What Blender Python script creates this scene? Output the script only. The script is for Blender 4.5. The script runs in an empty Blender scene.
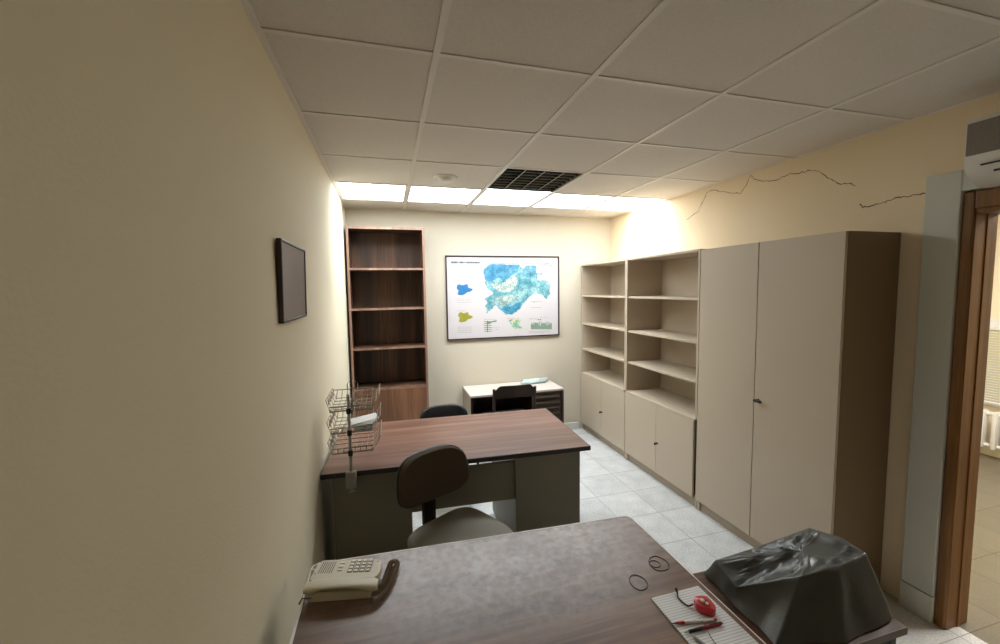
import bpy, bmesh, math, random
from mathutils import Vector, Matrix, noise
random.seed(7)
SC = bpy.context.scene
COL = SC.collection
R = math.radians

# ------------------------------------------------------------------ camera
yaw, pitch, roll = .2711, .0756, -.0142
fw = Vector((math.sin(yaw)*math.cos(pitch), math.cos(yaw)*math.cos(pitch), -math.sin(pitch)))
rt = Vector((math.cos(yaw), -math.sin(yaw), 0)); up = rt.cross(fw)
r2 = rt*math.cos(roll)+up*math.sin(roll); u2 = -rt*math.sin(roll)+up*math.cos(roll)
cam = bpy.data.cameras.new('camera'); co = bpy.data.objects.new('camera', cam); COL.objects.link(co)
co.matrix_world = Matrix(((r2.x, u2.x, -fw.x, .3633), (r2.y, u2.y, -fw.y, 0), (r2.z, u2.z, -fw.z, 1.665), (0, 0, 0, 1)))
cam.sensor_width = 36; cam.lens = 36*405.22/1000; cam.shift_y = -.00227; cam.clip_start = .02
SC.camera = co

# ------------------------------------------------------------------ light, exposure
w = bpy.data.worlds.new('world'); SC.world = w; w.use_nodes = True
w.node_tree.nodes['Background'].inputs[0].default_value = (.75, .87, 1, 1)
w.node_tree.nodes['Background'].inputs[1].default_value = 1.1
PANEL_STRENGTH = 7.6
PANEL_WATTS = 2.6      # downward light of each panel's lens
HALL_FILL_STRENGTH = 14.0
SC.view_settings.view_transform = 'Standard'; SC.view_settings.look = 'None'
SC.view_settings.gamma = 1; SC.view_settings.use_curve_mapping = False
SC.view_settings.exposure = 0.79

# ------------------------------------------------------------------ materials
def srgb(r, g, b):
    f = lambda c: (c/255/12.92) if c/255 <= .04045 else ((c/255+.055)/1.055)**2.4
    return (f(r), f(g), f(b), 1)

def mat(name, col, rough=.6, metal=0, noise_amt=0, noise_scale=20, bump=0, bump_scale=200, spec=.5, coat=0):
    m = bpy.data.materials.new(name); m.use_nodes = True
    nt = m.node_tree; b = nt.nodes['Principled BSDF']
    b.inputs['Base Color'].default_value = col; b.inputs['Roughness'].default_value = rough
    b.inputs['Metallic'].default_value = metal; b.inputs['Specular IOR Level'].default_value = spec
    if coat: b.inputs['Coat Weight'].default_value = coat
    tc = nt.nodes.new('ShaderNodeTexCoord')
    if noise_amt:
        n = nt.nodes.new('ShaderNodeTexNoise'); n.inputs['Scale'].default_value = noise_scale; n.inputs['Detail'].default_value = 6
        nt.links.new(tc.outputs['Object'], n.inputs['Vector'])
        mx = nt.nodes.new('ShaderNodeMix'); mx.data_type = 'RGBA'
        mx.inputs[6].default_value = tuple(c*(1-noise_amt) for c in col[:3])+(1,)
        mx.inputs[7].default_value = tuple(min(1, c*(1+noise_amt)) for c in col[:3])+(1,)
        nt.links.new(n.outputs['Fac'], mx.inputs[0]); nt.links.new(mx.outputs[2], b.inputs['Base Color'])
    if bump:
        n2 = nt.nodes.new('ShaderNodeTexNoise'); n2.inputs['Scale'].default_value = bump_scale; n2.inputs['Detail'].default_value = 4
        nt.links.new(tc.outputs['Object'], n2.inputs['Vector'])
        bp = nt.nodes.new('ShaderNodeBump'); bp.inputs['Strength'].default_value = bump; bp.inputs['Distance'].default_value = .004
        nt.links.new(n2.outputs['Fac'], bp.inputs['Height']); nt.links.new(bp.outputs[0], b.inputs['Normal'])
    return m

def wood(name, dark, mid, light, axis='X', scale=1.0, rough=.42, dust=0, spec=.5):
    m = bpy.data.materials.new(name); m.use_nodes = True
    nt = m.node_tree; N = nt.nodes; L = nt.links; b = N['Principled BSDF']
    tc = N.new('ShaderNodeTexCoord'); mp = N.new('ShaderNodeMapping')
    s = {'X': (.7, 14, 14), 'Y': (14, .7, 14), 'Z': (14, 14, .7)}[axis]
    mp.inputs['Scale'].default_value = tuple(v*scale for v in s)
    L.new(tc.outputs['Object'], mp.inputs['Vector'])
    n1 = N.new('ShaderNodeTexNoise'); n1.inputs['Scale'].default_value = 1.0; n1.inputs['Detail'].default_value = 5; n1.inputs['Distortion'].default_value = .6
    L.new(mp.outputs[0], n1.inputs['Vector'])
    mp2 = N.new('ShaderNodeMapping'); mp2.inputs['Scale'].default_value = tuple(v*scale*6 for v in s)
    L.new(tc.outputs['Object'], mp2.inputs['Vector'])
    n2 = N.new('ShaderNodeTexNoise'); n2.inputs['Scale'].default_value = 1.0; n2.inputs['Detail'].default_value = 3
    L.new(mp2.outputs[0], n2.inputs['Vector'])
    ad = N.new('ShaderNodeMath'); ad.operation = 'MULTIPLY_ADD'; ad.inputs[1].default_value = .35; 
    L.new(n2.outputs['Fac'], ad.inputs[0]); 
    sc = N.new('ShaderNodeMath'); sc.operation = 'MULTIPLY_ADD'; sc.inputs[1].default_value = .8; sc.inputs[2].default_value = -.08
    L.new(n1.outputs['Fac'], sc.inputs[0]); L.new(sc.outputs[0], ad.inputs[2])
    cr = N.new('ShaderNodeValToRGB'); e = cr.color_ramp.elements
    e[0].position = .32; e[0].color = dark; e[1].position = .72; e[1].color = light
    k = e.new(.52); k.color = mid
    L.new(ad.outputs[0], cr.inputs[0])
    out = cr.outputs[0]
    b.inputs['Roughness'].default_value = rough; b.inputs['Specular IOR Level'].default_value = spec
    if dust:
        # worn, dusty bloom with a shape of its own
        nd = N.new('ShaderNodeTexNoise'); nd.inputs['Scale'].default_value = 3.2; nd.inputs['Detail'].default_value = 9; nd.inputs['Roughness'].default_value = .62
        L.new(tc.outputs['Object'], nd.inputs['Vector'])
        nf = N.new('ShaderNodeTexNoise'); nf.inputs['Scale'].default_value = 45; nf.inputs['Detail'].default_value = 6
        L.new(tc.outputs['Object'], nf.inputs['Vector'])
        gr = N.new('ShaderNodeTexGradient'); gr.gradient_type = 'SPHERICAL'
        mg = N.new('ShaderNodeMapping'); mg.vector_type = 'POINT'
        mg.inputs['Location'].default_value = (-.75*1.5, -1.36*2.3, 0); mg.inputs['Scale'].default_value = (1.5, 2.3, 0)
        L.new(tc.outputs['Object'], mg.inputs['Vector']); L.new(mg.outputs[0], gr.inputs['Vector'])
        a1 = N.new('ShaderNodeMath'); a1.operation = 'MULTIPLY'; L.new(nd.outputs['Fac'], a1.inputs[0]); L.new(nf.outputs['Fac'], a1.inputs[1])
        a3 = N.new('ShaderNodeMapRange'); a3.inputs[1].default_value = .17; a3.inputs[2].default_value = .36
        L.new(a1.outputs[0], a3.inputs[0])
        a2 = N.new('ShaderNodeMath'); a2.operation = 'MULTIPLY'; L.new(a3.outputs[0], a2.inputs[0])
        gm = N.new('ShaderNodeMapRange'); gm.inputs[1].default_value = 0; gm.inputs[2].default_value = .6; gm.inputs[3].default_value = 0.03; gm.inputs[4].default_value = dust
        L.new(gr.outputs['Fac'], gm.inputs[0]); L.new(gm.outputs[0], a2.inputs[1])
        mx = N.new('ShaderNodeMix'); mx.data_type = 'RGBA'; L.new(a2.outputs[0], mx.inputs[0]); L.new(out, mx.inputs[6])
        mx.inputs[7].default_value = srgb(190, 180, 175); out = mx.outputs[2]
    L.new(out, b.inputs['Base Color'])
    return m

def emis(name, col, s):
    m = bpy.data.materials.new(name); m.use_nodes = True; nt = m.node_tree
    nt.nodes.remove(nt.nodes['Principled BSDF'])
    e = nt.nodes.new('ShaderNodeEmission'); e.inputs[0].default_value = col; e.inputs[1].default_value = s
    nt.links.new(e.outputs[0], nt.nodes['Material Output'].inputs[0]); return m

WALL = mat('cream_wall_paint', srgb(229, 218, 191), .85, noise_amt=.02, noise_scale=3, bump=.15, bump_scale=120, spec=.2)
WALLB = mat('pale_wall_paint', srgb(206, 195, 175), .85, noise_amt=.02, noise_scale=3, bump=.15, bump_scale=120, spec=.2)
WALLR = mat('warm_cream_wall_paint', srgb(232, 213, 180), .85, noise_amt=.02, noise_scale=3, bump=.15, bump_scale=120, spec=.2)
WALLN = mat('white_casing_paint', srgb(200, 200, 188), .6, noise_amt=.03, noise_scale=8)
CEIL = mat('ceiling_tile', srgb(222, 214, 204), .95, noise_amt=.10, noise_scale=110, bump=.5, bump_scale=300, spec=.1)
TBAR = mat('ceiling_bar_white', srgb(228, 222, 212), .45)
LAM = mat('beige_laminate', srgb(190, 174, 152), .5, noise_amt=.04, noise_scale=90, bump=.05, bump_scale=400)
LAMD = mat('beige_laminate_edge', srgb(172, 156, 134), .55, noise_amt=.04, noise_scale=60)
BLACK = mat('black_plastic', srgb(24, 23, 23), .45)
BLACKV = mat('black_vinyl', srgb(34, 34, 34), .38, bump=.1)
METAL = mat('brushed_metal', srgb(165, 163, 158), .35, metal=.9)
WIRE = mat('chrome_wire', srgb(175, 172, 165), .3, metal=.85)
OLIVE = mat('grey_olive_laminate', srgb(128, 121, 103), .5, noise_amt=.05, noise_scale=60)
WHITEP = mat('white_skirting', srgb(215, 213, 208), .5)
PINKW = wood('walnut_edge_light', srgb(120, 90, 74), srgb(146, 112, 94), srgb(168, 136, 116), 'Z', 1, .5)
WAL2 = wood('walnut_desk', srgb(78, 50, 36), srgb(120, 84, 66), srgb(156, 119, 98), 'X', .55, .38)
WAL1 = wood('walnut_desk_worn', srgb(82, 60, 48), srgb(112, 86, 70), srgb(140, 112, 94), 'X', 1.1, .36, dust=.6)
WALZ = wood('walnut_bookcase', srgb(40, 26, 18), srgb(76, 50, 34), srgb(112, 78, 56), 'Z', .7, .5)
WALS = wood('walnut_small_table', srgb(66, 42, 30), srgb(92, 62, 46), srgb(114, 82, 62), 'X', 1.0, .4)
EDGED = mat('dark_edge_band', srgb(40, 28, 24), .45)
EDGEW = mat('white_edge_band', srgb(240, 232, 222), .4)
DARKW = wood('dark_stained_wood', srgb(34, 22, 18), srgb(50, 34, 28), srgb(66, 46, 38), 'Z', 1, .4)
DOORW = wood('door_frame_wood', srgb(98, 62, 20), srgb(126, 82, 30), srgb(148, 102, 46), 'Z', 1.4, .42)
FABRIC = mat('taupe_chair_fabric', srgb(132, 127, 117), .95, noise_amt=.14, noise_scale=350, bump=.4, bump_scale=500, spec=.1)
FABRICB = mat('brown_chair_fabric', srgb(78, 68, 56), .95, noise_amt=.12, noise_scale=350, bump=.3, bump_scale=500, spec=.1)
BEIGEP = mat('beige_phone_plastic', srgb(205, 196, 172), .45)
BUTTON = mat('phone_button', srgb(228, 222, 205), .45)
DKGREY = mat('dark_grey_print', srgb(90, 84, 74), .6)
BROWNC = mat('brown_cord', srgb(138, 118, 98), .5)
WHITE = mat('white_cable', srgb(240, 238, 232), .4)
PAPER = mat('paper_white', srgb(232, 230, 226), .8)
INKB = mat('ink_dark', srgb(40, 52, 66), .7)
RED = mat('red_plastic', srgb(196, 28, 30), .3, coat=.3)
COVER = mat('grey_vinyl_cover', srgb(80, 82, 78), .33, noise_amt=.15, noise_scale=14, bump=.25, bump_scale=60)
ACW = mat('air_conditioner_white', srgb(225, 220, 212), .4)
GLASSP = mat('picture_print', srgb(140, 126, 114), .3, noise_amt=.12, noise_scale=6, spec=.5)
LIGHTP = emis('skylight_panel', (.87, .945, 1, 1), PANEL_STRENGTH)
HALLFILL = emis('hall_fill_panel', (1, .97, .92, 1), HALL_FILL_STRENGTH)
ALU = mat('louvre_aluminium', srgb(96, 90, 82), .22, metal=1)
ALUD = mat('louvre_housing', srgb(60, 56, 50), .5)
CRACK = mat('crack_dark', srgb(92, 76, 56), .9)
STONE = mat('radiator_white', srgb(225, 222, 214), .4)
BLIND = mat('blind_slats', srgb(216, 206, 168), .6)

def floor_material(name='grey_terrazzo_tile', ca=srgb(176, 176, 174), cb=srgb(222, 222, 220), cj=srgb(150, 148, 144)):
    m = bpy.data.materials.new(name); m.use_nodes = True
    nt = m.node_tree; N = nt.nodes; L = nt.links; b = N['Principled BSDF']
    tc = N.new('ShaderNodeTexCoord'); mp = N.new('ShaderNodeMapping'); mp.inputs['Location'].default_value = (-1.92/.33+10, -2.47/.33+10, 0)
    mp.inputs['Scale'].default_value = (1/.33, 1/.33, 1)
    L.new(tc.outputs['Object'], mp.inputs[0])
    sep = N.new('ShaderNodeSeparateXYZ'); L.new(mp.outputs[0], sep.inputs[0])
    def edge(s):
        fr = N.new('ShaderNodeMath'); fr.operation = 'FRACT'; L.new(s, fr.inputs[0])
        c = N.new('ShaderNodeMath'); c.operation = 'SUBTRACT'; c.inputs[1].default_value = .5; L.new(fr.outputs[0], c.inputs[0])
        a = N.new('ShaderNodeMath'); a.operation = 'ABSOLUTE'; L.new(c.outputs[0], a.inputs[0])
        g = N.new('ShaderNodeMath'); g.operation = 'GREATER_THAN'; g.inputs[1].default_value = .4935; L.new(a.outputs[0], g.inputs[0]); return g.outputs[0]
    mxx = N.new('ShaderNodeMath'); mxx.operation = 'MAXIMUM'; L.new(edge(sep.outputs[0]), mxx.inputs[0]); L.new(edge(sep.outputs[1]), mxx.inputs[1])
    fl = N.new('ShaderNodeVectorMath'); fl.operation = 'FLOOR'; L.new(mp.outputs[0], fl.inputs[0])
    wn = N.new('ShaderNodeTexWhiteNoise'); L.new(fl.outputs[0], wn.inputs['Vector'])
    ns = N.new('ShaderNodeTexNoise'); ns.inputs['Scale'].default_value = 110; ns.inputs['Detail'].default_value = 4; L.new(tc.outputs['Object'], ns.inputs['Vector'])
    nb = N.new('ShaderNodeTexNoise'); nb.inputs['Scale'].default_value = 9; nb.inputs['Detail'].default_value = 5; L.new(tc.outputs['Object'], nb.inputs['Vector'])
    cr = N.new('ShaderNodeValToRGB'); cr.color_ramp.elements[0].position = .3; cr.color_ramp.elements[0].color = ca
    cr.color_ramp.elements[1].position = .62; cr.color_ramp.elements[1].color = cb
    av = N.new('ShaderNodeMix'); av.inputs[0].default_value = .35; L.new(ns.outputs['Fac'], av.inputs[2]); L.new(nb.outputs['Fac'], av.inputs[3])
    L.new(av.outputs[0], cr.inputs[0])
    hv = N.new('ShaderNodeHueSaturation'); L.new(cr.outputs[0], hv.inputs['Color'])
    mr = N.new('ShaderNodeMapRange'); mr.inputs[3].default_value = .93; mr.inputs[4].default_value = 1.03; L.new(wn.outputs['Value'], mr.inputs[0]); L.new(mr.outputs[0], hv.inputs['Value'])
    mx = N.new('ShaderNodeMix'); mx.data_type = 'RGBA'; L.new(mxx.outputs[0], mx.inputs[0]); L.new(hv.outputs[0], mx.inputs[6]); mx.inputs[7].default_value = cj
    L.new(mx.outputs[2], b.inputs['Base Color']); b.inputs['Roughness'].default_value = .35
    return m
FLOOR = floor_material()

# ------------------------------------------------------------------ mesh builder
class MB:
    def __init__(s): s.bm = bmesh.new()
    def _add(s, verts, faces, M=None):
        vs = [s.bm.verts.new(M @ Vector(v) if M else v) for v in verts]
        fs = []
        for f in faces:
            try: fs.append(s.bm.faces.new([vs[i] for i in f]))
            except ValueError: pass
        return vs, fs
    def box(s, x0, x1, y0, y1, z0, z1, bev=0, M=None, seg=2):
        t = bmesh.new()
        v = [t.verts.new((x, y, z)) for x in (x0, x1) for y in (y0, y1) for z in (z0, z1)]
        for f in ((0, 1, 3, 2), (4, 6, 7, 5), (0, 4, 5, 1), (2, 3, 7, 6), (0, 2, 6, 4), (1, 5, 7, 3)): t.faces.new([v[i] for i in f])
        if bev: bmesh.ops.bevel(t, geom=list(t.edges), offset=bev, segments=seg, affect='EDGES', profile=.5)
        s.merge(t, M); return s
    def merge(s, t, M=None):
        t.verts.index_update()
        s._add([tuple(v.co) for v in t.verts], [[v.index for v in f.verts] for f in t.faces], M); t.free()
    def prism(s, poly, z0, z1, bev=0, M=None, seg=2):
        t = bmesh.new()
        a = [t.verts.new((p[0], p[1], z0)) for p in poly]; b = [t.verts.new((p[0], p[1], z1)) for p in poly]; n = len(poly)
        t.faces.new(a[::-1]); t.faces.new(b)
        for i in range(n): t.faces.new((a[i], a[(i+1) % n], b[(i+1) % n], b[i]))
        if bev:
            ed = [e for e in t.edges if abs(e.verts[0].co.z-e.verts[1].co.z) < 1e-6]
            bmesh.ops.bevel(t, geom=ed, offset=bev, segments=seg, affect='EDGES', profile=.5)
        s.merge(t, M); return s
    def tube(s, pts, r, seg=8, closed=False, M=None):
        pts = [Vector(p) for p in pts]; n = len(pts)
        rr = r if isinstance(r, (list, tuple)) else [r]*n
        V = []; F = []
        prev = None
        for i, p in enumerate(pts):
            if closed: d = pts[(i+1) % n]-pts[i-1]
            else: d = pts[min(i+1, n-1)]-pts[max(i-1, 0)]
            d.normalize()
            if prev is None:
                a = Vector((0, 0, 1)) if abs(d.z) < .9 else Vector((1, 0, 0)); u = d.cross(a).normalized()
            else: u = (prev-d*prev.dot(d)).normalized()
            prev = u; v = d.cross(u)
            for k in range(seg):
                an = 2*math.pi*k/seg; V.append(tuple(p+(u*math.cos(an)+v*math.sin(an))*rr[i]))
        for i in range(n if closed else n-1):
            j = (i+1) % n
            for k in range(seg): F.append((i*seg+k, i*seg+(k+1) % seg, j*seg+(k+1) % seg, j*seg+k))
        if not closed: F.append(tuple(range(seg))[::-1]); F.append(tuple((n-1)*seg+k for k in range(seg)))
        s._add(V, F, M); return s
    def lathe(s, prof, seg=32, M=None):
        V = []; F = []; n = len(prof)
        for (r, z) in prof:
            for k in range(seg):
                a = 2*math.pi*k/seg; V.append((r*math.cos(a), r*math.sin(a), z))
        for i in range(n-1):
            for k in range(seg): F.append((i*seg+k, i*seg+(k+1) % seg, (i+1)*seg+(k+1) % seg, (i+1)*seg+k))
        F.append(tuple(range(seg))[::-1]); F.append(tuple((n-1)*seg+k for k in range(seg)))
        s._add(V, F, M); return s
    def build(s, name, m, parent=None, smooth=False, kind=None, recalc=True):
        if recalc: bmesh.ops.recalc_face_normals(s.bm, faces=s.bm.faces)
        me = bpy.data.meshes.new(name); s.bm.to_mesh(me); s.bm.free()
        if smooth:
            for p in me.polygons: p.use_smooth = True
            try: me.set_sharp_from_angle(angle=R(42))
            except Exception: pass
        me.materials.append(m)
        o = bpy.data.objects.new(name, me); COL.objects.link(o)
        if parent: o.parent = parent
        if kind: o['kind'] = kind
        return o

def thing(name, label, cat, loc=(0, 0, 0), rz=0, group=None):
    o = bpy.data.objects.new(name, None); COL.objects.link(o); o.location = loc; o.rotation_euler.z = rz
    o.empty_display_size = .1
    return tag(o, label, cat, group)
def tag(o, label, cat, group=None):
    o['label'] = label; o['category'] = cat
    if group: o['group'] = group
    return o
def copy_tree(o, parent=None):
    c = o.copy(); COL.objects.link(c)
    if parent: c.parent = parent
    for ch in list(o.children): copy_tree(ch, c)
    return c
def offset(o, v):
    """move a part's mesh so its root can stand at the thing's base while shapes are given in room coordinates"""
    o.data.transform(Matrix.Translation(Vector(v)))
    return o

def round_poly(pts, r, n=6):
    out = []; N = len(pts)
    for i in range(N):
        p = Vector(pts[i]); a = Vector(pts[i-1]); b = Vector(pts[(i+1) % N]); ri = r[i] if isinstance(r, (list, tuple)) else r
        if ri <= 0: out.append(tuple(p)); continue
        s = p+(a-p).normalized()*ri; e = p+(b-p).normalized()*ri
        for k in range(n+1):
            t = k/n; q = s*(1-t)**2+p*2*t*(1-t)+e*t*t; out.append((q.x, q.y))
    return out

H = 2.476; W = 2.9125; D = 4.283; Y0 = -2.6
# ------------------------------------------------------------------ room shell
MB().box(-.12, W+.07, Y0-.1, D+.12, -.1, 0).build('floor', FLOOR, kind='structure')
MB().box(W+.07, 6.2, Y0-.1, D+.12, -.1, 0).build('floor_hall', floor_material('beige_hall_tile', srgb(104, 97, 80), srgb(120, 112, 94), srgb(74, 68, 56)), kind='structure')
MB().box(-.12, 0, Y0-.1, D+.12, 0, H+.3).build('wall_left', WALL, kind='structure')
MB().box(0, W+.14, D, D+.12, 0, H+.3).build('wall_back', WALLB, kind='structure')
wr = MB(); DY0, DY1, DZ = .30, 1.222, 2.00
wr.box(W, W+.14, DY1, D, 0, H+.3); wr.box(W, W+.14, Y0, DY0, 0, H+.3); wr.box(W, W+.14, DY0, DY1, DZ, H+.3)
wall_right = wr.build('wall_right', WALLR, kind='structure')
MB().box(0, W+.14, Y0-.1, Y0, 0, H+.3).build('wall_front', WALL, kind='structure')

xs = [0, .5555, 1.1555, 1.7555, 2.3555, W]
ys = [Y0]+[1.46+.6*k for k in range(-6, 3)]+[3.27, 3.865, D]
ys = [y for y in ys if y >= Y0]
c = MB()
for i in range(5):
    for j in range(len(ys)-1):
        if abs(ys[j]-3.27) < .01: continue
        if i == 2 and abs(ys[j]-2.66) < .01: continue
        c.box(xs[i], xs[i+1], ys[j], ys[j+1], H, H+.02)
c.box(0, W, Y0, D, H+.28, H+.3)
c.build('ceiling', CEIL, kind='structure')
g = MB(); b_ = .012
for x in xs[1:-1]: g.box(x-b_, x+b_, Y0, D, H-.006, H-.0005)
for y in ys[1:-1]:
    for i in range(5): g.box(xs[i]+(b_ if i else 0), xs[i+1]-(b_ if i < 4 else 0), y-.009, y+.009, H-.0045, H-.0005)
g.box(0, .02, Y0, D, H-.006, H-.0005); g.box(W-.012, W, Y0, D, H-.004, H-.0005); g.box(.02, W-.012, D-.015, D, H-.004, H-.0005)
g.build('trim_1', TBAR, kind='structure')

sk = MB().box(.74, 2.50, D-.012, D, 0, .085, .002).build('baseboard_back', WHITEP, kind='structure')

# cracks in the right-hand wall
P1 = [(3.026, 2.251), (2.895, 2.295), (2.83, 2.38), (2.80, 2.43), (2.74, 2.435), (2.664, 2.407), (2.56, 2.37), (2.467, 2.344), (2.42, 2.40), (2.389, 2.456), (2.35, 2.42), (2.308, 2.396), (2.24, 2.376), (2.171, 2.372), (2.10, 2.385), (2.021, 2.373), (1.96, 2.37), (1.904, 2.35), (1.84, 2.29), (1.78, 2.245), (1.72, 2.23), (1.694, 2.205)]
P2 = [(1.674, 2.109), (1.655, 2.088), (1.60, 2.09), (1.56, 2.094), (1.504, 2.107), (1.45, 2.104), (1.406, 2.103), (1.36, 2.104)]
ck = MB()
for P, w_ in ((P1, .0017), (P2, .0022)):
    pts = []
    for i in range(len(P)-1):
        for k in range(5):
            t = k/5; y = P[i][0]*(1-t)+P[i+1][0]*t; z = P[i][1]*(1-t)+P[i+1][1]*t
            pts.append((W, y+random.uniform(-.003, .003), z+random.uniform(-.005, .005)))
    ck.tube(pts, [w_*random.uniform(.5, 1.5) for _ in pts], 4)
ck.build('wall_crack', CRACK, wall_right, kind='structure')

# ------------------------------------------------------------------ doorway, casing, hall
f = MB()
f.box(W-.018, W+.14, DY1-.03, DY1, 0, DZ, .003); f.box(W-.018, W+.14, DY0, DY0+.03, 0, DZ, .003); f.box(W-.018, W+.14, DY0+.03, DY1-.03, DZ-.03, DZ, .003)
f.box(W-.026, W, DY1-.026, DY1+.0135, 0, DZ+.07, .006); f.box(W-.026, W, DY0-.07, DY0+.012, 0, DZ+.07, .006); f.box(W-.026, W, DY0+.012, DY1-.026, DZ-.012, DZ+.07, .006)
f.box(W+.06, W+.075, DY1-.034, DY1-.03, 0, DZ-.03)
f.build('door_1', DOORW, kind='structure')
f = MB(); f.box(W-.04, W, 1.236, 1.365, .14, 2.17, .004); f.box(W-.042, W, 1.236, 1.367, 0, .137, .004); f.box(W-.038, W, .16, 1.236, DZ+.075, 2.17, .004)
f.build('trim_2', WALLN, kind='structure')

MB().box(W+.14, 6.2, 3.2, 3.3, 0, H+.3).build('wall_hall_rear', WALL, kind='structure')
MB().box(W+.14, 6.2, Y0-.1, Y0, 0, H+.3).build('wall_hall_front', WALL, kind='structure')
HX = 5.9
f = MB(); f.box(HX, HX+.12, Y0, 3.2, 0, .50); f.box(HX, HX+.12, Y0, 3.2, 1.30, H+.3); f.box(HX, HX+.12, Y0, 1.3, .50, 1.30); f.box(HX, HX+.12, 2.9, 3.2, .5, 1.3)
f.build('wall_hall_window', WALL, kind='structure')
MB().box(W+.14, HX+.12, Y0, 3.2, H, H+.02).build('ceiling_hall', CEIL, kind='structure')
f = MB()
f.box(HX-.02, HX+.04, 1.3, 2.9, 1.24, 1.32, .004); f.box(HX-.02, HX+.04, 1.3, 2.9, .48, .52, .004)
for y in (1.3, 2.10, 2.85): f.box(HX-.01, HX+.04, y, y+.05, .52, 1.24, .004)
f.build('window_1', WHITEP, kind='structure')
bl = thing('window_blind', 'cream slatted blind in the window seen through the doorway', 'blind', (HX-.05, 2.1, .52))
f = MB()
for k in range(28): f.box(-.0135, .0135, -.78, .78, -.0005, .0005, 0, Matrix.Translation((0, 0, .024+k*.0245)) @ Matrix.Rotation(R(62), 4, 'Y'))
f.build('slat', BLIND, bl)
MB().box(-.02, .02, -.79, .79, .70, .73, .003).build('head_rail', WHITEP, bl)
MB().box(-.012, .012, -.78, .78, 0, .008).build('bottom_rail', WHITEP, bl)
ra = thing('radiator', 'white column radiator under the window seen through the doorway', 'radiator', (HX-.11, 2.1, 0))
f = MB()
for k in range(18):
    y = -.72+k*.085
    f.box(-.045, .045, y-.018, y+.018, .10, .46, .014)
f.tube([(0, -.76, .13), (0, .76, .13)], .018); f.tube([(0, -.76, .43), (0, .76, .43)], .018)
f.build('radiator_body', STONE, ra, True)
for y in (-.72, .72): MB().box(-.03, .03, y-.012, y+.012, 0, .11, .004).build('foot', STONE, ra)
MB().tube([(0, -.76, .13), (0, -.83, .13), (0, -.83, 0)], .011).build('pipe', STONE, ra, True)
hl = thing('ceiling_light', 'unseen square fill light added in the room beyond the doorway', 'ceiling light', (4.3, 1.2, H))  # out-of-view panel, added to brighten the hall and the near left wall
MB().box(-.58, .58, -.58, .58, -.012, -.004).build('diffuser', HALLFILL, hl)
MB().box(-.6, .6, -.6, .6, -.003, 0).build('frame', TBAR, hl)

# ------------------------------------------------------------------ five bright panels of the ceiling
names = ['leftmost bright ceiling panel, touching the left wall', 'bright ceiling panel nearest the smoke detector, second from the left',
         'middle bright ceiling panel, directly behind the dark louvred light', 'bright ceiling panel just right of the middle one, fourth from the left',
         'rightmost bright ceiling panel, against the right wall above the shelves']
for i in range(5):
    x0, x1 = xs[i]+(.012 if i else .02), xs[i+1]-.012; y0, y1 = 3.279, 3.856
    t = thing('ceiling_light', names[i], 'ceiling light', ((x0+x1)/2, (y0+y1)/2, H), 0, 'row of bright ceiling panels by the back wall')
    hx, hy = (x1-x0)/2, (y1-y0)/2
    MB().box(-hx, hx, -hy, hy, .002, .006).build('diffuser', LIGHTP, t)
    m = MB(); e = .011
    m.box(-hx, -hx+e, -hy, hy, -.004, .0005); m.box(hx-e, hx, -hy, hy, -.004, .0005); m.box(-hx+e, hx-e, -hy, -hy+e, -.004, .0005); m.box(-hx+e, hx-e, hy-e, hy, -.004, .0005); m.build('frame', TBAR, t)
    la = bpy.data.lights.new('panel_lamp', 'AREA'); la.shape = 'RECTANGLE'; la.size = 2*hx-.03; la.size_y = 2*hy-.03; la.energy = PANEL_WATTS; la.color = (.9, .96, 1); la.spread = R(125)
    lo = bpy.data.objects.new('panel_lamp', la); COL.objects.link(lo); lo.parent = t; lo.location = (0, 0, .001)
    m = MB(); m.box(-hx, hx, -hy, -hy+.006, .006, .09); m.box(-hx, hx, hy-.006, hy, .006, .09); m.box(-hx, -hx+.006, -hy+.006, hy-.006, .006, .09); m.box(hx-.006, hx, -hy+.006, hy-.006, .006, .09); m.box(-hx, hx, -hy, hy, .09, .094)
    m.build('housing', TBAR, t)
# unlit louvred luminaire
lx, ly = 1.4555, 2.965
t = thing('louvred_ceiling_light', 'dark unlit louvred light set in the ceiling before the bright panels', 'ceiling light', (lx, ly, H))
hx, hy = .285, .29
m = MB(); m.box(-hx, hx, -hy, hy, .10, .11)
m.box(-hx, -hx+.008, -hy, hy, 0, .10); m.box(hx-.008, hx, -hy, hy, 0, .10); m.box(-hx, hx, -hy, -hy+.008, 0, .10); m.box(-hx, hx, hy-.008, hy, 0, .10)
m.build('housing', ALUD, t)
def vbar(mb, L, horiz, pos, zt=.058, w0=.003, w1=.016):
    V = []; F = []
    a, b2 = -L, L
    prof = [(-w0, .0), (w0, .0), (w1*.55, zt*.5), (w1, zt), (-w1, zt), (-w1*.55, zt*.5)]
    for e in (a, b2):
        for (q, z) in prof: V.append((e, pos+q, z) if horiz else (pos+q, e, z))
    n = 6
    F = [tuple(range(n))[::-1], tuple(range(n, 2*n))]+[(k, (k+1) % n, n+(k+1) % n, n+k) for k in range(n)]
    mb._add(V, F)
for k in range(1, 4):
    m = MB(); vbar(m, hy-.01, False, -hx+2*hx*k/4, .07, .003, .012); m.build('louvre_rib', ALU, t)
m = MB()
for k in range(1, 8): vbar(m, hx-.01, True, -hy+2*hy*k/8, .05, .0015, .010)
m.build('cross_louvre', ALU, t)
for k in range(4):
    x = -hx+2*hx*(k+.5)/4
    MB().tube([(x, -hy+.02, .085), (x, hy-.02, .085)], .012, 10).build('lamp_tube', mat('unlit_tube', srgb(150, 146, 138), .4), t, True)
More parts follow.
